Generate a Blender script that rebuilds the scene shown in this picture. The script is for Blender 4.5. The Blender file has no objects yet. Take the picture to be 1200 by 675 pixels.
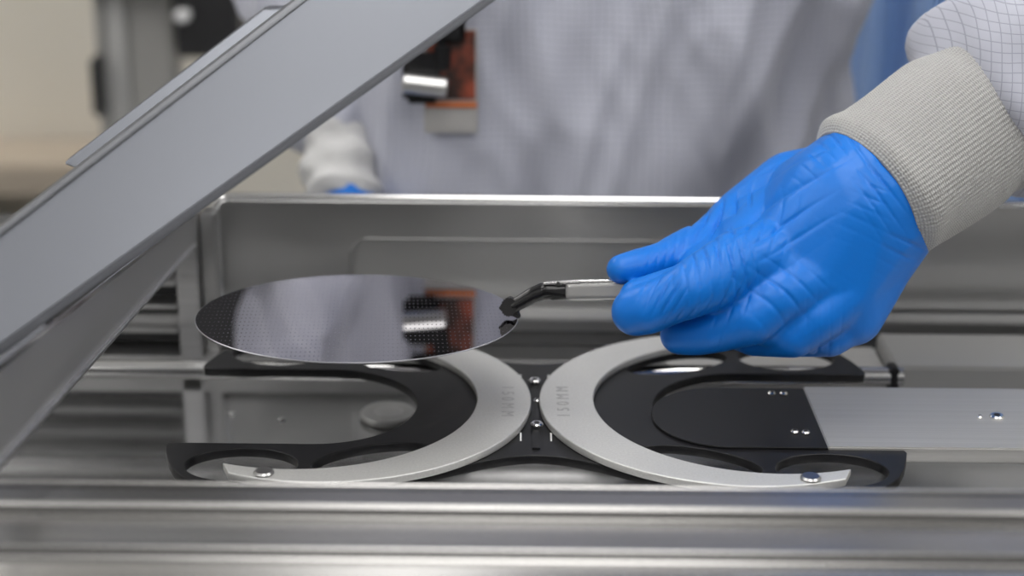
import bpy, bmesh, math, random
from mathutils import Vector, Matrix, noise
from mathutils.bvhtree import BVHTree
random.seed(4)
scene = bpy.context.scene
COL = scene.collection
scene.view_settings.view_transform = 'Standard'

# ------------------------------------------------------------------ camera (metres, carrier plane is z = 0)
FPX = 2000.0
PITCH = math.radians(19.0); ROLL = math.radians(0.55)
CAM = Vector((0, 0, .32))
FWD = Vector((0, math.cos(PITCH), -math.sin(PITCH)))
UP0 = Vector((0, math.sin(PITCH), math.cos(PITCH)))
RT0 = Vector((1, 0, 0))
RT = RT0*math.cos(ROLL) + UP0*math.sin(ROLL)
UP = UP0*math.cos(ROLL) - RT0*math.sin(ROLL)
camd = bpy.data.cameras.new("camera"); cam = bpy.data.objects.new("camera", camd); COL.objects.link(cam)
camd.sensor_width = 36; camd.lens = FPX/1200*36
camd.clip_start = .02
cam.matrix_world = Matrix.Translation(CAM) @ Matrix((RT, UP, -FWD)).transposed().to_4x4()
camd.dof.use_dof = True; camd.dof.focus_distance = .765; camd.dof.aperture_fstop = 5.0
scene.camera = cam

def ray(u, v): return FWD + RT*((u-600)/FPX) + UP*((337.5-v)/FPX)
def D(u, v, d): return CAM + ray(u, v)*d          # survey point at a measured depth
def onz(u, v, z):
    r = ray(u, v); return CAM + r*((z-CAM.z)/r.z)
def ony(u, v, y):
    r = ray(u, v); return CAM + r*(y/r.y)

# ------------------------------------------------------------------ materials
def mat(name, col, rough=.5, metal=0., spec=.5, coat=0., emis=None, estr=0., sheen=0.):
    m = bpy.data.materials.new(name); m.use_nodes = True
    b = m.node_tree.nodes["Principled BSDF"]
    b.inputs["Base Color"].default_value = (*col, 1)
    b.inputs["Roughness"].default_value = rough
    b.inputs["Metallic"].default_value = metal
    b.inputs["Specular IOR Level"].default_value = spec
    b.inputs["Coat Weight"].default_value = coat
    b.inputs["Sheen Weight"].default_value = sheen
    if emis:
        b.inputs["Emission Color"].default_value = (*emis, 1); b.inputs["Emission Strength"].default_value = estr
    return m
def N(m, t): return m.node_tree.nodes.new(t)
def L(m, a, b): m.node_tree.links.new(a, b)
def bsdf(m): return m.node_tree.nodes["Principled BSDF"]
def noise_vary(m, scale, c1, c2, stretch=(1,1,1), rough=None, bump=0., detail=4, lo=.3, hi=.7, dist=.001):
    tc = N(m,"ShaderNodeTexCoord"); mp = N(m,"ShaderNodeMapping"); mp.inputs["Scale"].default_value = stretch
    L(m, tc.outputs["Object"], mp.inputs["Vector"])
    nz = N(m,"ShaderNodeTexNoise"); nz.inputs["Scale"].default_value = scale; nz.inputs["Detail"].default_value = detail
    L(m, mp.outputs[0], nz.inputs["Vector"])
    cr = N(m,"ShaderNodeValToRGB"); cr.color_ramp.elements[0].position = lo; cr.color_ramp.elements[1].position = hi
    cr.color_ramp.elements[0].color = (*c1,1); cr.color_ramp.elements[1].color = (*c2,1)
    L(m, nz.outputs["Fac"], cr.inputs[0]); L(m, cr.outputs[0], bsdf(m).inputs["Base Color"])
    if rough:
        mr = N(m,"ShaderNodeMapRange"); mr.inputs["To Min"].default_value = rough[0]; mr.inputs["To Max"].default_value = rough[1]
        L(m, nz.outputs["Fac"], mr.inputs["Value"]); L(m, mr.outputs[0], bsdf(m).inputs["Roughness"])
    if bump:
        bp = N(m,"ShaderNodeBump"); bp.inputs["Strength"].default_value = bump; bp.inputs["Distance"].default_value = dist
        L(m, nz.outputs["Fac"], bp.inputs["Height"]); L(m, bp.outputs[0], bsdf(m).inputs["Normal"])
    return m

M_alu = noise_vary(mat("brushed_aluminium",(.6,.6,.6),.3,1.), 60, (.54,.54,.545),(.68,.68,.685), (.06,8,8), (.26,.38), .25, dist=.0002)
M_rail = noise_vary(mat("rail_aluminium",(.45,.44,.43),.28,1.), 60, (.36,.355,.35),(.43,.425,.42), (.02,8,8), (.22,.28), .1, dist=.0001)
M_rail_edge = mat("rail_edge_highlight",(.62,.61,.60),.22,.95)
M_groove = mat("rail_groove",(.07,.07,.07),.5,.5)
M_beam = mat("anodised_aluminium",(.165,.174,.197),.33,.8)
M_beamlit = mat("beam_lip_lit",(.29,.30,.325),.32,.75)  # lighter copy of the beam metal, paints the highlight on its upper edge
M_beamshade = mat("beam_underside_shaded",(.12,.125,.14),.4,.7)  # darker copy of the beam metal, underside shade put into the colour
M_strut = mat("brushed_strut",(.46,.46,.465),.36,.75)
M_plate = noise_vary(mat("milled_plate",(.5,.5,.5),.35,.7), 90, (.52,.515,.505),(.60,.595,.585), (.04,6,6), (.44,.54), .3, dist=.0002)
M_ring = noise_vary(mat("ring_blasted_aluminium",(.7,.7,.7),.45,.5), 900, (.64,.64,.63),(.72,.72,.71), (1,1,1), (.42,.5), .1, dist=.0001)
M_black = noise_vary(mat("black_anodised",(.015,.015,.017),.38,0.,.35), 300, (.009,.009,.010),(.015,.015,.017), (1,1,1), (.32,.42))
M_pad = mat("black_polymer",(.009,.009,.010),.34,0.,.33)
M_tip = mat("glossy_black_tip",(.010,.010,.011),.18,0.,.5)
M_floor = noise_vary(mat("polished_steel",(.3,.3,.31),.16,.95), 14, (.44,.44,.445),(.56,.56,.565), (1,1,1), (.09,.17))
M_steel = mat("satin_steel",(.52,.52,.52),.28,.95)
M_recess = mat("recess_steel",(.57,.57,.565),.38,.9)
M_block = mat("machined_block",(.42,.42,.415),.45,.6)
M_slot = mat("shadow_grey_strip",(.09,.09,.092),.4,.3)
M_chrome = mat("chrome",(.74,.74,.74),.15,1.)
M_dark = mat("dark_slot",(.02,.02,.022),.5)
M_white = mat("white_mark",(.8,.8,.8),.6)
M_text = mat("engraved_grey",(.50,.50,.50),.5,.5)
M_wall = noise_vary(mat("cream_wall",(.75,.70,.62),.7), 3, (.76,.72,.63),(.80,.76,.68))
M_walls = mat("white_side_wall",(.72,.72,.71),.7)
M_wallf = mat("grey_wall",(.26,.26,.265),.7)
M_ceil = mat("white_ceiling",(.8,.8,.8),.8)
M_fl = noise_vary(mat("vinyl_floor",(.5,.5,.5),.4), 8, (.32,.33,.33),(.4,.4,.4))
M_lamp = mat("light_diffuser",(1,1,1),.5,emis=(1,.98,.95),estr=5.0)

def grid_fabric(name, c_base, c_line, pitch, width, rough=.8):
    m = mat(name, c_base, rough, sheen=.2)
    tc = N(m,"ShaderNodeTexCoord"); sp = N(m,"ShaderNodeSeparateXYZ")
    nz = N(m,"ShaderNodeTexNoise"); nz.inputs["Scale"].default_value = 9; 
    mx = N(m,"ShaderNodeVectorMath"); mx.operation='MULTIPLY_ADD'; mx.inputs[1].default_value=(.02,.02,.02)
    L(m, tc.outputs["Object"], nz.inputs["Vector"]); L(m, nz.outputs["Color"], mx.inputs[0]); L(m, tc.outputs["Object"], mx.inputs[2])
    L(m, mx.outputs[0], sp.inputs[0])
    outs = []
    for ax in ("X","Z"):
        d = N(m,"ShaderNodeMath"); d.operation='DIVIDE'; d.inputs[1].default_value = pitch
        f = N(m,"ShaderNodeMath"); f.operation='FRACT'
        l = N(m,"ShaderNodeMath"); l.operation='LESS_THAN'; l.inputs[1].default_value = width
        L(m, sp.outputs[ax], d.inputs[0]); L(m, d.outputs[0], f.inputs[0]); L(m, f.outputs[0], l.inputs[0]); outs.append(l)
    mm = N(m,"ShaderNodeMath"); mm.operation='MAXIMUM'; L(m, outs[0].outputs[0], mm.inputs[0]); L(m, outs[1].outputs[0], mm.inputs[1])
    mix = N(m,"ShaderNodeMix"); mix.data_type='RGBA'
    mix.inputs["A"].default_value = (*c_base,1); mix.inputs["B"].default_value = (*c_line,1)
    L(m, mm.outputs[0], mix.inputs["Factor"]); L(m, mix.outputs["Result"], bsdf(m).inputs["Base Color"])
    return m
M_gown = grid_fabric("cleanroom_fabric", (.455,.468,.545), (.31,.32,.39), .0044, .10)

# knit
M_knit = mat("grey_knit",(.55,.54,.52),.9,sheen=.3)
def knit_nodes(m):
    tc = N(m,"ShaderNodeTexCoord"); w = N(m,"ShaderNodeTexWave"); w.wave_type='BANDS'; w.bands_direction='Z'
    w.inputs["Scale"].default_value = 290; w.inputs["Distortion"].default_value = 1.0; w.inputs["Detail"].default_value = 2
    L(m, tc.outputs["Object"], w.inputs["Vector"])
    nz = N(m,"ShaderNodeTexNoise"); nz.inputs["Scale"].default_value = 1300; L(m, tc.outputs["Object"], nz.inputs["Vector"])
    cr = N(m,"ShaderNodeValToRGB"); cr.color_ramp.elements[0].color=(.25,.25,.25,1); cr.color_ramp.elements[1].color=(.43,.43,.425,1)
    ad = N(m,"ShaderNodeMath"); ad.operation='MULTIPLY_ADD'; ad.inputs[1].default_value=.5
    L(m, w.outputs["Fac"], ad.inputs[0]); L(m, nz.outputs["Fac"], ad.inputs[2])
    L(m, ad.outputs[0], cr.inputs[0]); L(m, cr.outputs[0], bsdf(m).inputs["Base Color"])
    bp = N(m,"ShaderNodeBump"); bp.inputs["Strength"].default_value=.6; bp.inputs["Distance"].default_value=.0005
    L(m, ad.outputs[0], bp.inputs["Height"]); L(m, bp.outputs[0], bsdf(m).inputs["Normal"])
knit_nodes(M_knit)

# glove: taut nitrile with a fine grain
M_glove = mat("blue_nitrile",(.001,.168,.66),.38,0.,.40)
def glove_nodes(m):
    tc = N(m,"ShaderNodeTexCoord")
    n2 = N(m,"ShaderNodeTexNoise"); n2.inputs["Scale"].default_value=900; L(m, tc.outputs["Object"], n2.inputs["Vector"])
    b2 = N(m,"ShaderNodeBump"); b2.inputs["Strength"].default_value=.10; b2.inputs["Distance"].default_value=.0003
    L(m, n2.outputs["Fac"], b2.inputs["Height"]); L(m, b2.outputs[0], bsdf(m).inputs["Normal"])
glove_nodes(M_glove)

# wafer: mirror with die grid
M_wafer = mat("patterned_silicon",(.3,.29,.33),.04,1.)
def wafer_nodes(m):
    tc = N(m,"ShaderNodeTexCoord"); sp = N(m,"ShaderNodeSeparateXYZ"); L(m, tc.outputs["Object"], sp.inputs[0])
    outs=[]
    for ax,pt,dt in (("X",.0020,.30),("Y",.0060,.26)):
        d=N(m,"ShaderNodeMath"); d.operation='DIVIDE'; d.inputs[1].default_value=pt
        f=N(m,"ShaderNodeMath"); f.operation='FRACT'; l=N(m,"ShaderNodeMath"); l.operation='LESS_THAN'; l.inputs[1].default_value=dt
        L(m, sp.outputs[ax], d.inputs[0]); L(m,d.outputs[0],f.inputs[0]); L(m,f.outputs[0],l.inputs[0]); outs.append(l)
    mm=N(m,"ShaderNodeMath"); mm.operation='MULTIPLY'; L(m,outs[0].outputs[0],mm.inputs[0]); L(m,outs[1].outputs[0],mm.inputs[1])
    mix=N(m,"ShaderNodeMix"); mix.data_type='RGBA'; mix.inputs["A"].default_value=(.52,.505,.53,1); mix.inputs["B"].default_value=(.45,.43,.49,1)
    L(m,mm.outputs[0],mix.inputs["Factor"]); L(m,mix.outputs["Result"],bsdf(m).inputs["Base Color"])
    mr=N(m,"ShaderNodeMapRange"); mr.inputs["To Min"].default_value=.010; mr.inputs["To Max"].default_value=.22
    L(m,mm.outputs[0],mr.inputs["Value"]); L(m,mr.outputs[0],bsdf(m).inputs["Roughness"])
wafer_nodes(M_wafer)

# ------------------------------------------------------------------ object helpers
def link(ob, parent=None):
    COL.objects.link(ob)
    if parent is not None: ob.parent = parent
    return ob
def meshobj(name, bm, m, parent=None, smooth=True, ang=35, loc=None, rot=None):
    me = bpy.data.meshes.new(name); bmesh.ops.recalc_face_normals(bm, faces=bm.faces); bm.to_mesh(me); bm.free()
    if smooth:
        me.polygons.foreach_set("use_smooth",[True]*len(me.polygons)); me.set_sharp_from_angle(angle=math.radians(ang))
    if m: me.materials.append(m)
    ob = bpy.data.objects.new(name, me)
    if loc is not None: ob.location = loc
    if rot is not None: ob.rotation_euler = rot
    return link(ob, parent)
def empty(name, label, cat, loc=(0,0,0)):
    e = bpy.data.objects.new(name, None); e.empty_display_size=.02; link(e); tag(e,label,cat); return e
def tag(o, label=None, cat=None, kind=None, group=None):
    if label: o["label"]=label
    if cat: o["category"]=cat
    if kind: o["kind"]=kind
    if group: o["group"]=group
    return o
def box(name, lo, hi, m, parent=None, bev=.001, seg=2):
    bm = bmesh.new(); bmesh.ops.create_cube(bm, size=1)
    lo=Vector(lo); hi=Vector(hi)
    for v in bm.verts: v.co = Vector(((lo[i]+hi[i])/2 + v.co[i]*(hi[i]-lo[i])) for i in range(3))
    if bev: bmesh.ops.bevel(bm, geom=bm.edges[:], offset=bev, segments=seg, affect='EDGES')
    return meshobj(name,bm,m,parent)
def frame_of(a,b):
    z=(b-a).normalized(); return z.to_track_quat('Z','Y')
def tube(name, pts, rad, m, parent=None, n=32, rib=None, cap=True, local=False):
    """swept round section through pts with radii"""
    bm=bmesh.new(); rings=[]; K=len(pts)
    org = pts[0].copy(); q0 = frame_of(pts[0],pts[-1])
    up=None
    for i,p in enumerate(pts):
        t=(pts[min(i+1,K-1)]-pts[max(i-1,0)]).normalized()
        if up is None:
            up = q0 @ Vector((1,0,0))
            if abs(up.dot(t))>.9: up = q0 @ Vector((0,1,0))
        up=(up-t*up.dot(t)).normalized(); s=t.cross(up)
        rg=[]
        for k in range(n):
            a=2*math.pi*k/n; r=rad[i]*(1+(rib(a,i) if rib else 0))
            rg.append(bm.verts.new(p+up*math.cos(a)*r+s*math.sin(a)*r))
        rings.append(rg)
    for i in range(K-1):
        for k in range(n):
            bm.faces.new((rings[i][k],rings[i][(k+1)%n],rings[i+1][(k+1)%n],rings[i+1][k]))
    if cap:
        bm.faces.new(rings[0][::-1]); bm.faces.new(rings[-1])
    if local:
        M=(Matrix.Translation(org)@q0.to_matrix().to_4x4())
        bmesh.ops.transform(bm, matrix=M.inverted(), verts=bm.verts)
        ob=meshobj(name,bm,m,None); ob.matrix_world=M
        if parent is not None:
            ob.parent=parent
        return ob
    return meshobj(name,bm,m,parent)
def cyl(name,a,b,r,m,parent=None,n=32,bev=.0):
    a=Vector(a);b=Vector(b)
    if bev:
        d=(b-a).normalized()
        return tube(name,[a,a+d*bev,b-d*bev,b],[r-bev,r,r,r-bev],m,parent,n)
    return tube(name,[a,b],[r,r],m,parent,n)
def prism(name, polys, z0, z1, m, parent=None, bev=.0004, loc=(0,0,0)):
    """flat plate: polys[0]=outline, others holes, in plan coordinates"""
    cu=bpy.data.curves.new(name,'CURVE'); cu.dimensions='2D'; cu.fill_mode='BOTH'
    cu.extrude=(z1-z0)/2-bev; cu.bevel_depth=bev; cu.bevel_resolution=2; cu.offset=-bev
    for P in polys:
        s=cu.splines.new('POLY'); s.points.add(len(P)-1)
        for i,p in enumerate(P): s.points[i].co=(p[0],p[1],0,1)
        s.use_cyclic_u=True
    t=bpy.data.objects.new("tmp",cu); COL.objects.link(t)
    dg=bpy.context.evaluated_depsgraph_get(); me=bpy.data.meshes.new_from_object(t.evaluated_get(dg))
    bpy.data.objects.remove(t)
    me.name=name; me.materials.clear(); me.materials.append(m)
    me.polygons.foreach_set("use_smooth",[True]*len(me.polygons)); me.set_sharp_from_angle(angle=math.radians(30))
    zc=(z0+z1)/2
    for v in me.vertices: v.co.z+=zc
    ob=bpy.data.objects.new(name,me); ob.location=loc
    return link(ob,parent)
def extr_profile(name, prof, x0, x1, m, parent=None):
    bm=bmesh.new()
    A=[bm.verts.new((x0,y,z)) for y,z in prof]; B=[bm.verts.new((x1,y,z)) for y,z in prof]; n=len(prof)
    for i in range(n): bm.faces.new((A[i],A[(i+1)%n],B[(i+1)%n],B[i]))
    bm.faces.new(A[::-1]); bm.faces.new(B)
    return meshobj(name,bm,m,parent,ang=15)
def slab(name, quad, thick, m, parent=None, bev=.001):
    bm=bmesh.new(); t=Vector(thick)
    a=[bm.verts.new(p) for p in quad]; b=[bm.verts.new(Vector(p)+t) for p in quad]
    bm.faces.new(a); bm.faces.new(b[::-1])
    k=len(quad)
    for i in range(k): bm.faces.new((a[i],b[i],b[(i+1)%k],a[(i+1)%k]))
    bmesh.ops.recalc_face_normals(bm,faces=bm.faces)
    if bev: bmesh.ops.bevel(bm, geom=bm.edges[:], offset=bev, segments=2, affect='EDGES')
    return meshobj(name,bm,m,parent)
_ico=bmesh.new(); bmesh.ops.create_icosphere(_ico,subdivisions=3,radius=1); ICO=[v.co.copy() for v in _ico.verts]; _ico.free()
def hull(bm, sph):
    vs=[]
    for p,r in sph:
        for c in ICO: vs.append(bm.verts.new(p+c*r))
    res=bmesh.ops.convex_hull(bm,input=vs)
    kill=[g for g in res["geom_interior"] if isinstance(g,bmesh.types.BMVert)]+[g for g in res["geom_unused"] if isinstance(g,bmesh.types.BMVert)]
    kill=list(set(kill))
    if kill: bmesh.ops.delete(bm,geom=kill,context='VERTS')
def chain(bm, pr):
    for i in range(len(pr)-1): hull(bm,[pr[i],pr[i+1]])
def remeshed(name, bm, voxel, m, parent=None, smooth_it=6, disp=None):
    me=bpy.data.meshes.new("tmp"); bm.to_mesh(me); bm.free()
    t=bpy.data.objects.new("tmp",me); COL.objects.link(t)
    r=t.modifiers.new("r",'REMESH'); r.mode='VOXEL'; r.voxel_size=voxel
    s=t.modifiers.new("s",'SMOOTH'); s.iterations=min(smooth_it,30); s.factor=.5
    if smooth_it>30:
        s=t.modifiers.new("s2",'SMOOTH'); s.iterations=smooth_it-30; s.factor=.5
    dg=bpy.context.evaluated_depsgraph_get(); me2=bpy.data.meshes.new_from_object(t.evaluated_get(dg))
    bpy.data.objects.remove(t)
    if disp:
        nr=[v.normal.copy() for v in me2.vertices]
        for v,n_ in zip(me2.vertices,nr): v.co += n_*disp(v.co)
    me2.name=name; me2.materials.clear(); me2.materials.append(m)
    me2.polygons.foreach_set("use_smooth",[True]*len(me2.polygons))
    return link(bpy.data.objects.new(name,me2),parent)

# ------------------------------------------------------------------ room
def struct(o): return tag(o,kind="structure")
X0,X1,Y0,Y1,Z0,Z1=-2.4,2.4,-1.8,2.9,-1.0,1.6
for nm,lo,hi,mm in (("floor",(X0,Y0,Z0-.1),(X1,Y1,Z0),M_fl),("ceiling",(X0,Y0,Z1),(X1,Y1,Z1+.1),M_ceil),
    ("wall_back",(X0,Y1,Z0),(X1,Y1+.1,Z1),M_wall),("wall_front",(X0,Y0-.1,Z0),(X1,Y0,Z1),M_wallf),
    ("wall_left",(X0-.1,Y0,Z0),(X0,Y1,Z1),M_walls),("wall_right",(X1,Y0,Z0),(X1+.1,Y1,Z1),M_walls)):
    struct(box(nm,lo,hi,mm,bev=0))
for lx in (-1.3,0,1.3):
    for ly in (-1.1,.4,2.1):  # row behind the camera is added fill for camera-facing surfaces
        e=empty("ceiling_light","recessed white rectangular ceiling light panel","ceiling light")
        tag(e,group="ceiling light panels")
        box("light_frame",(lx-.33,ly-.63,Z1-.03),(lx+.33,ly+.63,Z1),M_ceil,e,bev=.004)
        box("light_diffuser",(lx-.3,ly-.6,Z1-.035),(lx+.3,ly+.6,Z1-.0301),M_lamp,e,bev=0)

# ------------------------------------------------------------------ machine
mach=empty("processing_machine","brushed aluminium wafer processing machine with open lid","machine")
XL,XR=-.36,.52
FL=-.042
box("cabinet",(XL-.02,.44,-1.0),(XR+.02,.97,-.08),M_steel,mach,bev=.004)
box("chamber_floor",(XL,.553,-.08),(XR,.93,FL),M_floor,mach,bev=.0005)
prof=[(.553,-.08),(.553,.0536),(.5526,.0546),(.5518,.0552),(.5508,.0555),
      (.5480,.0556),(.5478,.0542),(.5464,.0542),(.5462,.0558),(.5345,.0564),(.5338,.0561),(.5332,.0552),(.5330,.0524),(.5318,.0520),(.5105,.0522),(.5098,.0526),(.5095,.0543),(.5086,.0551),(.5040,.0553),(.5034,.0549),(.5030,.0522),(.5020,.0516),(.47,.0495),(.455,.040),(.450,.02),(.450,-.08)]
extr_profile("front_rail",prof,XL-.02,XR+.02,M_rail,mach)
box("rail_groove_strip",(XL-.019,.5465,.0532),(XR+.019,.5477,.0547),M_groove,mach,bev=0)  # dark strip laid in the rail groove
cyl("rail_highlight",(XL-.019,.5516,.0546),(XR+.019,.5516,.0546),.0012,M_rail_edge,mach,n=16)  # bright rod stands in for the highlight along the rail's back edge
def rrect(x0,z0,x1,z1,r,n=8,corners=(1,1,1,1)):
    P=[]
    for (cx,cz,a0,f) in ((x1-r,z1-r,0,corners[0]),(x0+r,z1-r,90,corners[1]),(x0+r,z0+r,180,corners[2]),(x1-r,z0+r,270,corners[3])):
        if f:
            for i in range(n+1):
                a=math.radians(a0+90*i/n); P.append((cx+r*math.cos(a),cz+r*math.sin(a)))
        else:
            P.append((cx+(r if a0 in(0,270) else -r),cz+(r if a0 in (0,90) else -r)))
    return P
YB=.93
pl=ony(252,230,YB); ztop=pl.z; xl=pl.x
rc=ony(410,280,YB); rc2=ony(1010,372,YB)
RC=.007
pan=prism("rear_panel",[rrect(xl,-.03,XR,ztop,RC,corners=(0,1,0,0)),rrect(rc.x,rc2.z,rc2.x,rc.z,.010)],-.003,.003,M_steel,mach,bev=.0008)
pan.rotation_euler=(math.pi/2,0,0); pan.location=(0,YB+.003,0)
box("panel_recess",(rc.x-.01,YB+.0065,rc2.z-.01),(rc2.x+.01,YB+.010,rc.z+.01),M_recess,mach,bev=.0005)
rim=[Vector((xl,YB-.001,-.03)),Vector((xl,YB-.001,ztop-RC))]
for i in range(1,7):
    a=math.radians(180-90*i/6); rim.append(Vector((xl+RC+RC*math.cos(a),YB-.001,ztop-RC+RC*math.sin(a))))
rim.append(Vector((XR,YB-.001,ztop)))
tube("panel_rim",rim,[.0026]*len(rim),M_chrome,mach,n=12)
box("rear_casing",(XL-.02,.945,-.08),(XR+.02,.97,.03),M_steel,mach,bev=.002)
box("rear_slot_shade",(XL,YB-.012,-.031),(XR,YB-.003,-.018),M_slot,mach,bev=.0005)  # solid strip, the gap's shade is put into its grey
box("slot_lip",(XL,YB-.018,-.020),(XR,YB-.003,-.012),M_steel,mach,bev=.001)
box("rear_ledge",(XL,.895,FL),(XR,YB-.003,-.031),M_steel,mach,bev=.0015)
box("side_panel",(XL-.02,.553,-.08),(XL,.945,.03),M_steel,mach,bev=.002)
box("side_panel",(XR,.553,-.08),(XR+.02,.945,.05),M_steel,mach,bev=.002)
c0=ony(207,300,.90).x; c1=ony(232,300,.90).x; c2=ony(250,300,.90).x
box("corner_column",(c0,.895,FL),(c1,.915,.052),M_alu,mach,bev=.001)
box("corner_column",(c1+.001,.905,FL),(c2,.92,.05),M_steel,mach,bev=.001)
for z in (.012,-.002,-.016):
    box("slat",(XL,.90,z-.003),(c0-.002,.925,z),M_steel,mach,bev=.0006)
box("back_duct",(XL,.915,-.03),(c0-.002,.928,.03),M_dark,mach,bev=.0006)
ra=.8345
bx=onz(1042,430,-.018).x
cyl("guide_rod",(XL,ra,-.0145),(bx+.002,ra,-.0145),.0050,M_chrome,mach)
box("bearing_block",(bx,.842,FL),(XR,.893,-.012),M_block,mach,bev=.0012)
box("rear_deck_plate",(.085,.850,FL),(bx-.001,.893,-.020),M_plate,mach,bev=.0012)
box("rod_bracket",(bx-.006,ra-.005,-.022),(bx-.0005,ra+.006,-.0085),M_black,mach,bev=.001)
p=onz(455,490,FL); cyl("round_boss",(p.x,p.y,FL),(p.x,p.y,FL+.004),.0150,M_block,mach,bev=.001,n=48)
cyl("boss_bore",(p.x,p.y,FL+.0035),(p.x,p.y,FL+.0042),.008,M_steel,mach,bev=.0002,n=40)
for (u,v) in ((272,485),(60,470),(330,492)):
    p=onz(u,v,FL); cyl("screw",(p.x,p.y,FL),(p.x,p.y,FL+.0012),.0022,M_chrome,mach,n=16,bev=.0005)
CX=.0117; CY=.7585
cyl("hub_flange",(CX,CY-.040,FL),(CX,CY-.040,FL+.003),.020,M_block,mach,bev=.001)
box("drive_block",(.30,.715,FL),(.46,.775,-.0078),M_steel,mach,bev=.001)

# lid arms
d1,d2=.66,.72
web=[D(-160,398,d1),D(430,-57,d2),D(720,-100,d2),D(-160,529,d1)]
slab("lid_arm",web,(0,.004,.0),M_beam,mach,bev=.0008)
fl=[D(-160,391,d1-.002),D(430,-64,d2-.002),D(430,-55,d2-.002),D(-160,400,d1-.002)]
slab("lid_arm_flange",fl,(-.001,.010,.0),M_beamlit,mach,bev=.0008)
fl=[D(-160,517,d1-.004),D(720,-109,d2-.004),D(720,-99,d2-.004),D(-160,531,d1-.004)]
slab("lid_arm_flange",fl,(0,.012,0),M_beamshade,mach,bev=.0008)
q=[D(-30,448,.60),D(222,250,.93),D(222,288,.93),D(-30,570,.60)]
slab("lid_strut",q,(.003,.002,0),M_strut,mach,bev=.0008)
fl=[D(-30,440,.595),D(222,246,.925),D(222,252,.925),D(-30,450,.595)]
slab("lid_strut_edge",fl,(.004,.003,0),M_chrome,mach,bev=.0005)
fl=[D(-30,564,.597),D(222,286,.927),D(222,290,.927),D(-30,574,.597)]
slab("lid_strut_edge",fl,(.004,.003,0),M_alu,mach,bev=.0005)
q=[D(74,192,.80),D(310,10,.84),D(335,10,.84),D(90,198,.80)]
slab("lid_bracket",q,(0,.01,0),M_beam,mach,bev=.0008)

# ------------------------------------------------------------------ carrier (black plate) and rings
car=empty("wafer_carriage","black anodised double wafer carriage with aluminium drive plate","wafer carriage")
def quad_top():
    P=[]
    for i in range(0,21):
        s=.085*i/20; f=s/.085; f=f*f*(3-2*f); P.append((s,.056+.0345*f))
    P+= [(.11,.0908),(.138,.0905),(.147,.0882),(.154,.083),(.1595,.0755),(.1637,.066),(.1668,.056),(.1685,.049),(.1675,.0462),(.164,.0455)]
    for i in range(0,17):
        a=math.radians(90+90*i/16); P.append((.1025+.0455*math.cos(a),.0455*math.sin(a)))
    return P
Q=quad_top()
out=[(s,t) for s,t in Q]+[(s,-t) for s,t in Q[::-1][1:]]+[(-s,-t) for s,t in Q[1:]]+[(-s,t) for s,t in Q[::-1][1:-1]]
out=[(CX+s,CY+t) for s,t in out]
def ell(cx,cy,a,b,rot=0,n=40):
    c,s=math.cos(rot),math.sin(rot)
    return [(cx+a*math.cos(t)*c-b*math.sin(t)*s, cy+a*math.cos(t)*s+b*math.sin(t)*c) for t in [2*math.pi*i/n for i in range(n)]]
holes=[]
for sx in (-1,1):
    for sy in (-1,1):
        holes.append(ell(CX+sx*.1310,CY+sy*.0685,.0250,.0172))
        holes.append(ell(CX+sx*.0735,CY+sy*.0600,.0285,.0130,rot=sx*sy*.42))
prism("carriage_plate",[out]+holes,-.006,-.0015,M_black,car,bev=.0005)
box("centre_bridge",(CX-.0018,CY-.05,-.00149),(CX+.0018,CY+.05,-.0006),M_black,car,bev=.0003)
def screw(x,y,z,r=.0035,parent=car):
    cyl("screw",(x,y,z),(x,y,z+.0022),r,M_chrome,parent,n=24,bev=.0006)
    cyl("screw_socket",(x,y,z+.0021),(x,y,z+.0024),r*.45,M_dark,parent,n=6)
screw(CX,CY+.028,-.0006,.003); screw(CX+.0005,CY-.026,-.0006,.003); screw(CX+.001,CY+.004,-.0012,.0018)
for sx in (-1,1):
    for sy in (-1,1):
        x=CX+sx*.0070; y=CY+sy*.036
        box("index_mark",(x-.0004,y-.0045,-.00149),(x+.0004,y+.0045,-.0012),M_white,car,bev=0)
def padpoly(x0,x1,y0,y1,r,n=14):
    P=[(x1,y0),(x1,y1)]
    for i in range(n+1):
        a=math.radians(90+90*i/n); P.append((x0+r+r*math.cos(a),y1-r+r*math.sin(a)))
    for i in range(n+1):
        a=math.radians(180+90*i/n); P.append((x0+r+r*math.cos(a),y0+r+r*math.sin(a)))
    return P
prism("mounting_pad",[padpoly(.0670,.1445,.7110,.7820,.034)],-.00149,-.0002,M_pad,car,bev=.0003)
box("drive_plate",(.1445,.7115,-.0075),(XR-.01,.784,.0000),M_plate,car,bev=.0006)
for (u,v) in ((904,463),(918,463),(931,508),(944,509)):
    p=onz(u,v,-.0002); screw(p.x,p.y,-.0006,.0020)
p=onz(1168,489,0); screw(p.x,p.y,-.0008,.0035); p=onz(1148,490,0); screw(p.x,p.y,-.0009,.0014)

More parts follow.
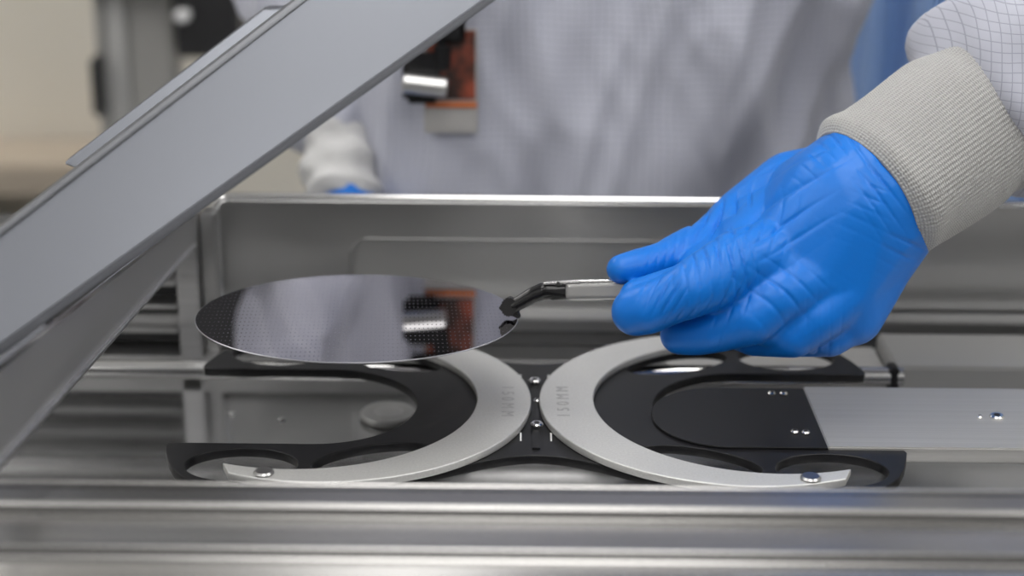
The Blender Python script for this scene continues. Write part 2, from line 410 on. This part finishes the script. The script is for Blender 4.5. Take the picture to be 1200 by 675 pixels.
def ring(sgn,lab):
    R=.0935; r=.0805; xe=.134
    a_end=math.acos((xe-.0955)/R)
    P=[]
    n=90
    for i in range(n+1):
        a=a_end+(2*math.pi-2*a_end)*i/n
        P.append((.0955+R*math.cos(a), R*math.sin(a)))
    b_end=math.acos((xe+.004-.1085)/r)
    for i in range(n+1):
        a=(2*math.pi-b_end)-(2*math.pi-2*b_end)*i/n
        P.append((.1085+r*math.cos(a), r*math.sin(a)))
    P=[(CX+sgn*x,CY+y) for x,y in P]
    e=empty("wafer_ring",lab,"wafer ring"); tag(e,group="wafer rings on the carriage")
    prism("ring_body",[P],-.00145,.0022,M_ring,e,bev=.0006)
    for sy in (-1,1):
        px=CX+sgn*.1185; py=CY+sy*.0858
        cyl("pin",(px,py,.0021),(px,py,.0038),.0046,M_steel,e,n=28,bev=.0009)
    tc=bpy.data.curves.new("size_marking",'FONT'); tc.body="150MM"; tc.size=.0085; tc.extrude=.00006; tc.align_x='CENTER'; tc.align_y='CENTER'; tc.space_character=1.7
    t=bpy.data.objects.new("tmp",tc); COL.objects.link(t)
    dg=bpy.context.evaluated_depsgraph_get(); me=bpy.data.meshes.new_from_object(t.evaluated_get(dg)); bpy.data.objects.remove(t)
    me.materials.clear(); me.materials.append(M_text); me.name="size_marking"
    to=bpy.data.objects.new("size_marking",me); to.location=(CX+sgn*.0135,CY-.002,.00228)
    to.rotation_euler=(0,0,math.radians(-90 if sgn<0 else 90)); link(to,e)
ring(-1,"silver C-shaped wafer ring stamped 150MM beneath the held wafer")
ring(1,"silver C-shaped wafer ring stamped 150MM beside the aluminium plate")

# ------------------------------------------------------------------ wafer
wc=D(419.5,369.5,.80)
bm=bmesh.new(); nseg=160; Rw=.0752; h=.00032
rows=[(Rw-.0003,-h),(Rw,-h*.4),(Rw,h*.4),(Rw-.0003,h)]
rg=[]
for r_,z_ in rows:
    rr_=[]
    for i in range(nseg):
        a=2*math.pi*i/nseg
        rr_.append(bm.verts.new((r_*math.cos(a),r_*math.sin(a),z_)))
    rg.append(rr_)
for j in range(3):
    for i in range(nseg): bm.faces.new((rg[j][i],rg[j][(i+1)%nseg],rg[j+1][(i+1)%nseg],rg[j+1][i])).material_index=1
bm.faces.new(rg[0][::-1]); bm.faces.new(rg[3])
waf=empty("silicon_wafer","dark mirror-polished patterned silicon wafer held by a wand","silicon wafer")
wd=meshobj("wafer_disc",bm,M_wafer,waf,smooth=False)
wd.data.materials.append(mat("wafer_edge",(.5,.5,.54),.35,.8))
wd.location=wc; wd.rotation_euler=(math.radians(-4.1),math.radians(.6),math.radians(4))

# ------------------------------------------------------------------ wand
wand=empty("wafer_wand","black-tipped steel wafer handling wand gripping the wafer edge","handling wand")
def S(u,v,d,r): return (D(u,v,d),r)
bm=bmesh.new()
hull(bm,[S(587,361,.797,.0010),S(598,352,.797,.0020),S(607,370,.797,.0014)])
chain(bm,[S(601,359,.797,.0032),S(612,353,.797,.0035),S(624,346,.797,.0038),S(636,341.5,.797,.0041),S(650,341,.796,.0038)])
hull(bm,[S(640,340,.796,.0036),S(646,334.5,.796,.0014),S(674,337.5,.793,.0014),S(674,347,.793,.0014),S(648,348,.796,.0016)])
remeshed("wand_head",bm,.0004,M_tip,wand,smooth_it=4)
bm=bmesh.new(); A=[];B=[]
wp=D(596,360,.7945); qz=(D(596,360,.7)-wp).normalized(); qx=RT.copy(); qy=qz.cross(qx).normalized(); qx=qy.cross(qz)
for i in range(60):
    a=2*math.pi*i/60; r=.0038 if i%3<2 else .0033
    o=qx*r*math.cos(a)+qy*r*math.sin(a)*1.2; A.append(bm.verts.new(wp+o-qz*.003)); B.append(bm.verts.new(wp+o+qz*.0005))
bm.faces.new(A[::-1]);bm.faces.new(B)
for i in range(60): bm.faces.new((A[i],A[(i+1)%60],B[(i+1)%60],B[i]))
meshobj("serrated_wheel",bm,M_pad,wand,ang=20)
M_hand=mat("satin_grey_handle",(.42,.42,.415),.22,.6)
bm=bmesh.new()
hull(bm,[S(668,336,.792,.0022),S(668,347,.792,.0022),S(800,332,.785,.0028),S(800,346,.785,.0028)])
remeshed("wand_handle",bm,.0005,M_hand,wand,smooth_it=2)
bm=bmesh.new(); hull(bm,[S(638,332,.793,.0008),S(680,330.5,.790,.0012),S(735,329.5,.787,.0012)])
remeshed("handle_spring",bm,.0003,M_chrome,wand,smooth_it=2)
for u in (654,670):
    a=D(u,331.7,.7915); cyl("handle_hole_dot",a,a+(CAM-a).normalized()*.0012,.0008,M_dark,wand,n=14)  # dark discs stand in for two small holes

# ------------------------------------------------------------------ person
W=D(1020,225,.800)
ELB=Vector((.385,.885,.225)); axis=(ELB-W).normalized(); 
PX=.065
SHR=Vector((PX+.185,1.13,.40)); SHL=Vector((PX-.165,1.14,.40)); 
WL=D(402,229,1.075); ELL=Vector((-.145,1.20,.17))
W2=W+axis*.06
def V(*a): return Vector(a)
AL=(ELL-WL).normalized()
# body
bm=bmesh.new()
hull(bm,[(V(PX-.07,1.14,-.05),.09),(V(PX+.06,1.14,-.05),.085),(V(PX-.06,1.14,.12),.08),(V(PX+.045,1.14,.12),.075)])
hull(bm,[(V(PX-.06,1.14,.12),.08),(V(PX+.045,1.14,.12),.075),(V(PX-.09,1.14,.32),.085),(V(PX+.09,1.14,.32),.085)])
hull(bm,[(V(PX-.09,1.14,.32),.085),(V(PX+.09,1.14,.32),.085),(SHL,.045),(SHR,.045),(V(PX,1.14,.46),.05)])
chain(bm,[(V(PX,1.14,.44),.055),(V(PX,1.13,.54),.05)])
hull(bm,[(V(PX,1.13,.66),.08),(V(PX,1.10,.62),.07),(V(PX,1.09,.56),.045),(V(PX,1.14,.65),.08)])
hull(bm,[(V(PX,1.035,.61),.008),(V(PX,1.022,.59),.011),(V(PX,1.04,.64),.008)])
for sx in (-1,1): hull(bm,[(V(PX+sx*.078,1.12,.62),.012),(V(PX+sx*.08,1.125,.60),.008)])
chain(bm,[(SHR,.045),(ELB,.036),(W2,.024),(W+axis*.035,.022)])
chain(bm,[(SHL,.045),(ELL,.030),(WL+AL*.05,.018),(WL+AL*.016,.014)])
for sx in (-1,1):
    chain(bm,[(V(PX+sx*.085,1.14,-.08),.085),(V(PX+sx*.09,1.14,-.5),.055),(V(PX+sx*.09,1.16,-.9),.038)])
M_skin=mat("skin",(.62,.42,.33),.5)
person=remeshed("person",bm,.008,M_skin,smooth_it=3)
tag(person,"person in pale grey cleanroom coverall and blue gloves holding wand","person")

# coverall
bm=bmesh.new()
hull(bm,[(V(PX-.085,1.14,-.10),.115),(V(PX+.068,1.14,-.10),.112),(V(PX-.08,1.135,.10),.108),(V(PX+.052,1.135,.10),.108)])
hull(bm,[(V(PX-.08,1.135,.10),.108),(V(PX+.052,1.135,.10),.108),(V(PX-.10,1.14,.32),.11),(V(PX+.10,1.14,.32),.11)])
hull(bm,[(V(PX-.10,1.14,.32),.11),(V(PX+.10,1.14,.32),.11),(SHL,.065),(SHR,.065),(V(PX,1.14,.45),.075)])
SL0=W+axis*.097
chain(bm,[(SHR,.068),(ELB,.070),(SL0+axis*.05,.060),(SL0,.0550)])
SLL=WL+AL*.065
chain(bm,[(SHL,.068),(ELL,.052),(SLL,.030)])
for sx in (-1,1):
    chain(bm,[(V(PX+sx*.09,1.14,-.12),.11),(V(PX+sx*.1,1.14,-.5),.085),(V(PX+sx*.1,1.15,-.85),.07)])
def folds(p):
    wx=p.x+.03*noise.noise(p*6); 
    a=noise.noise(Vector((wx*12+p.z*2+3,p.y*7,p.z*2.6)))
    b=noise.noise(Vector((p.x*26-p.z*6,p.y*14,p.z*5+7)))
    c=noise.noise(Vector((p.x*44+p.z*12,p.y*30,p.z*14)))
    e=0
    dd=(p-SL0).dot(axis)
    k=1.0
    if -.07<dd<.3 and (p-SL0-axis*dd).length<.1:
        k=.25
        e=.0034*math.sin(dd*200+6*noise.noise(p*18))*math.exp(-max(dd,0)*6)
    return k*(.016*(1-abs(a)*2.2)+.0085*(1-2*abs(b))+.0034*(1-2*abs(c))-.014)+e
cov=remeshed("coverall",bm,.0042,M_gown,person,smooth_it=8,disp=folds)
cov["label"]="pale grey checked cleanroom coverall"
bm=bmesh.new()
hull(bm,[(V(PX,1.145,.665),.095),(V(PX,1.14,.60),.09),(V(PX,1.15,.5),.07)])
remeshed("hood",bm,.008,M_gown,person)
bm=bmesh.new(); hull(bm,[(V(PX,1.06,.585),.04),(V(PX,1.04,.57),.03),(V(PX,1.08,.555),.045)])
M_mask=mat("face_mask",(.7,.75,.8),.8); remeshed("face_mask",bm,.006,M_mask,person)

# knit cuff of the holding arm
prof=[(-.002,.026),(-.003,.0345),(0,.0372),(.003,.0388),(.007,.0390),(.012,.0388),(.025,.0394),(.040,.0402),(.050,.0406),(.056,.0404),(.062,.0396),(.068,.0400),(.075,.0410),(.085,.0405),(.10,.039),(.11,.035)]
pts=[];rd=[]
for i in range(len(prof)-1):
    for j in range(3):
        f=j/3; pts.append(prof[i][0]*(1-f)+prof[i+1][0]*f); rd.append(prof[i][1]*(1-f)+prof[i+1][1]*f)
pts.append(prof[-1][0]); rd.append(prof[-1][1])
AX=[W+axis*t for t in pts]
def rib(a,i):
    g=min(1,i/14)
    return .0055*math.cos(a*110)+g*(.026*math.sin(2*a+i*.11)+.022*math.sin(3*a-i*.16)+.016*math.sin(5*a+i*.35))
cuff=tube("knit_cuff",AX,rd,M_knit,None,n=660,rib=rib,local=True); cuff.parent=person; cuff["label"]="grey ribbed knit cuff"
M_knit2=mat("white_knit",(.54,.54,.545),.9)
n2=40; AP=[WL+AL*(-.006+.085*i/n2) for i in range(n2+1)]
R2=[.018+.0040*min(1,i/3)+.0018*math.sin(i*.62)+.001*i/n2 for i in range(n2+1)]
tube("knit_cuff",AP,R2,M_knit2,person,n=160,rib=lambda a,i:.006*math.cos(a*32)+.05*math.sin(2*a+i*.2)+.05*math.sin(3*a-i*.33)+.03*math.sin(6*a+i*.5))

# holding glove
bm=bmesh.new()
I_M=S(918,296,.787,.0176); M_M=S(955,320,.785,.0182); R_M=S(990,336,.788,.0172); L_M=S(1018,322,.796,.0166)
I_P=S(832,328,.769,.0146); M_P=S(880,371,.775,.0134); R_P=S(930,390,.783,.0116); L_P=S(972,391,.793,.0110)
hull(bm,[(W+axis*.012,.0346),(W-axis*.014,.0340),S(945,228,.812,.0190),S(1045,258,.798,.0202),I_M,M_M,R_M,L_M])
hull(bm,[(W-axis*.014,.030),S(1048,262,.80,.0188),L_M,R_M,S(1000,370,.793,.0142)])
def sc(s,f,dv=0.): return (s[0]+FWD*dv,s[1]*f)
I_h=S(866,308,.775,.0154)
hull(bm,[sc(I_M,.94),sc(M_M,.94),sc(M_P,.84,.003),sc(I_h,.84,.003)])
hull(bm,[sc(I_h,.70,.006),sc(M_P,.74,.005),sc(I_P,.62,.008),S(845,368,.786,.0085)])
hull(bm,[sc(M_M,.96),sc(R_M,.96),sc(R_P,.86,.003),sc(M_P,.84,.003)])
hull(bm,[sc(R_M,.96),sc(L_M,.96),sc(L_P,.88,.003),sc(R_P,.86,.003)])
hull(bm,[S(1000,235,.825,.018),S(930,262,.828,.018),S(905,320,.815,.014),S(985,340,.815,.014)])
# thumb
chain(bm,[S(985,215,.822,.020),S(930,226,.826,.0208),S(872,258,.824,.0158),S(828,284,.808,.0106),S(808,293,.803,.0110),S(776,305,.794,.0086),S(748,312,.789,.0084),S(728,315.5,.786,.0072)])
hull(bm,[S(868,262,.824,.0140),S(930,240,.82,.018),sc(I_M,.86,.003),S(868,290,.789,.0110)])
hull(bm,[S(815,297,.806,.0080),S(868,273,.815,.011),S(862,300,.789,.0100),S(815,316,.782,.0075)])
# index
chain(bm,[I_M,I_h,I_P,S(808,340,.766,.0130),S(784,352,.767,.0112),S(760,361,.770,.0118),S(745,365,.773,.0112)])
hull(bm,[S(760,345,.776,.0078),S(800,332,.773,.0090),S(748,349,.776,.0090)])
# middle
chain(bm,[M_M,S(905,349,.776,.0142),M_P,S(838,386,.781,.0108),S(816,391,.786,.0100),S(797,392,.790,.0096)])
# ring
chain(bm,[R_M,S(955,370,.782,.0134),R_P,S(884,392,.798,.0104),S(862,386,.812,.0094)])
# little
chain(bm,[L_M,S(1002,366,.793,.0134),L_P,S(936,395,.808,.0098),S(915,386,.822,.0086)])
# crease fields: centre, reach, direction across the creases, frequency, depth
zones=[(D(856,268,.79),.022,(RT*.95-UP*.30),1050,.0026),(D(842,310,.755),.015,(RT+UP*.15),1150,.0020),(D(782,356,.756),.013,(RT*.9-UP*.5),1500,.0011),
       (D(1015,186,.775),.024,(RT*.80+UP*.60),1050,.0015),(D(868,374,.762),.015,(RT-UP*.3),1200,.0014),(D(778,306,.79),.012,(RT-UP*.2),1500,.0010),
       (D(955,394,.785),.016,(RT+UP*.1),1200,.0011),(D(1062,262,.775),.020,(RT*.3+UP),1050,.0013),(D(905,243,.79),.028,(RT*.6-UP*.9),760,.0017),
       (D(925,325,.755),.020,(RT*.6+UP*.8),760,.0008)]
def gl(p):
    a=noise.noise(Vector((p.x*38,p.y*38,p.z*30))); e=0
    for c,r,dr,fr,am in zones:
        q=(p-c); g=math.exp(-(q.length/r)**2)
        if g<.03: continue
        s=math.sin(.5*(fr*q.dot(dr.normalized())+4.5*noise.noise(p*28+c*9)))
        amp=am*g*(.40+1.5*noise.noise(p*45+c*31))
        e-=max(amp,0)*(1-abs(s))**3.0*1.3
        e+=amp*.15
    return .0003*a+e
glove=remeshed("glove",bm,.0008,M_glove,person,smooth_it=24,disp=gl); glove["label"]="blue nitrile glove pinching the wand"
# other gloved hand, relaxed, behind the rim
bm=bmesh.new()
pd=(V(.15,-.20,-.95)).normalized(); sd=V(1,.2,.2).normalized(); sd=(sd-pd*sd.dot(pd)).normalized()
o=WL+pd*.012
hull(bm,[(WL-pd*.004,.018),(o,.020),(o+pd*.05+sd*.025,.014),(o+pd*.05-sd*.025,.013),(o+pd*.055,.014)])
for i,(k,ln) in enumerate(((-.03,.05),(-.010,.062),(.010,.066),(.030,.058))):
    b0=o+pd*.055+sd*k*.85
    chain(bm,[(b0,.0095),(b0+pd*ln*.5+sd*k*.15,.0088),(b0+pd*ln*.95+V(0,.010,0),.0075)])
chain(bm,[(o+pd*.01+sd*.016,.013),(o+pd*.040+sd*.040,.0105),(o+pd*.070+sd*.046,.0085)])
remeshed("glove",bm,.002,M_glove,person,smooth_it=3)

# ID badge clipped on the coverall
cov_bvh=BVHTree.FromPolygons([v.co for v in cov.data.vertices],[p.vertices[:] for p in cov.data.polygons])
def surf_y(p):
    h=cov_bvh.ray_cast(Vector((p.x,.9,p.z)),Vector((0,1,0)))
    return h[0].y if h[0] else 1.03
ys=min(surf_y(ony(u,v,1.02)) for u in (480,500,520,545,558) for v in (-60,-20,20,40,70,95,120,150))-.007
badge=empty("identity_badge","identity badge with red photo panel and black reel on coverall","badge")
def bb(name,u0,v0,u1,v1,yo,th,m,bev=.0008):
    a=ony(u0,v1,ys+yo); b=ony(u1,v0,ys+yo)
    return box(name,(a.x,ys+yo,a.z),(b.x,ys+yo+th,b.z),m,badge,bev=bev)
M_red=noise_vary(mat("badge_print",(.4,.05,.03),.4),70,(.03,.015,.012),(.28,.06,.03),lo=.40,hi=.62)
M_or=mat("badge_orange",(.55,.15,.04),.4); M_card=mat("badge_card",(.40,.39,.38),.4)
bb("badge_card",497,34,560,156,.002,.002,M_card)
bb("badge_photo",500,36,557,116,.0008,.001,M_red,.0003)
bb("badge_stripe",499,120,559,126,.0008,.001,M_or,.0003)
bb("badge_holder",472,62,516,122,-.004,.005,M_pad,.003)
bb("badge_clip",508,50,528,84,-.004,.004,M_pad,.002)
bb("added_dark_panel",480,-80,545,50,-.003,.004,M_pad,.002)  # black panel added above the badge to darken the wafer's reflection
a=ony(472,97,ys-.012); b=ony(524,103,ys-.012)
cyl("reel",a,b,.0060,M_steel,badge,bev=.001)

# ------------------------------------------------------------------ background
rk=empty("equipment_rack","grey metal equipment rack with black controller unit","equipment rack")
yr=1.75
def rb(name,u0,u1,z0,z1,y,th,m,bev=.003):
    a=ony(u0,60,y).x; b=ony(u1,60,y).x
    return box(name,(a,y,z0),(b,y+th,z1),m,rk,bev=bev)
M_post=mat("painted_post",(.36,.355,.34),.5,.2); M_ctrl=mat("controller_black",(.02,.02,.022),.35)
M_post2=mat("light_post",(.5,.5,.49),.5,.2)
rb("rack_post",112,122,-1.0,1.2,yr,.04,M_post)
rb("rack_post",122,148,-1.0,1.2,yr+.01,.04,M_post2)
rb("rack_post",150,203,-1.0,1.2,yr+.02,.05,M_post)
rb("controller_unit",206,282,ony(240,66,yr).z,.75,yr-.01,.18,M_ctrl)
box("added_dark_housing",(-1.0,yr-.02,.04),(-.10,yr+.35,.75),M_ctrl,rk,bev=.005)  # added out of view so the wafer's left side reflects black
rb("cable_box",103,114,ony(100,130,yr).z,ony(100,62,yr).z,yr-.03,.03,M_ctrl)
rb("controller_highlight",206,222,ony(210,26,yr-.04).z,ony(210,14,yr-.04).z,yr-.04,.02,M_white,.002)  # white block paints a highlight on the controller
rb("rack_shelf",60,300,-.99,-.94,yr-.02,.3,M_post)
wb=empty("workbench","tan laminate workbench against the cream wall","workbench")
zt=ony(40,192,2.72).z
M_tan=mat("tan_laminate",(.50,.43,.35),.5)
box("worktop",(-1.9,2.70,zt-.05),(-.62,2.895,zt),M_tan,wb,bev=.004)
for x in (-1.85,-.72):
    for y in (2.73,2.82): box("leg",(x,y,-1.0),(x+.04,y+.04,zt-.05),M_post,wb,bev=.002)
box("cabinet_panel",(-1.8,2.74,-1.0),(-.8,2.86,zt-.12),mat("bench_cabinet",(.62,.62,.58),.5),wb,bev=.003)
# blue sheet standing in for another person in blue
bm=bmesh.new(); cols=[]
xa=ony(965,60,1.55).x
for i in range(121):
    x=xa+.5*i/120; y=1.55+.02*math.sin(i*.55)+.008*math.sin(i*1.3)
    cols.append((bm.verts.new((x,y,-.99)),bm.verts.new((x,y,1.2))))
for i in range(120): bm.faces.new((cols[i][0],cols[i+1][0],cols[i+1][1],cols[i][1]))
r=bmesh.ops.solidify(bm,geom=bm.faces[:],thickness=.003)
M_blue=mat("blue_fabric",(.42,.58,.86),.8)
cu=empty("standin","blue fabric sheet standing in for a figure behind the person","standin")
meshobj("standin_cloth",bm,M_blue,cu,ang=80)
cyl("standin_rod",(xa-.05,1.55,1.2),(xa+.55,1.55,1.2),.012,M_chrome,cu)

# world
w=bpy.data.worlds.new("world"); scene.world=w; w.use_nodes=True
w.node_tree.nodes["Background"].inputs[0].default_value=(.8,.85,.9,1); w.node_tree.nodes["Background"].inputs[1].default_value=.4
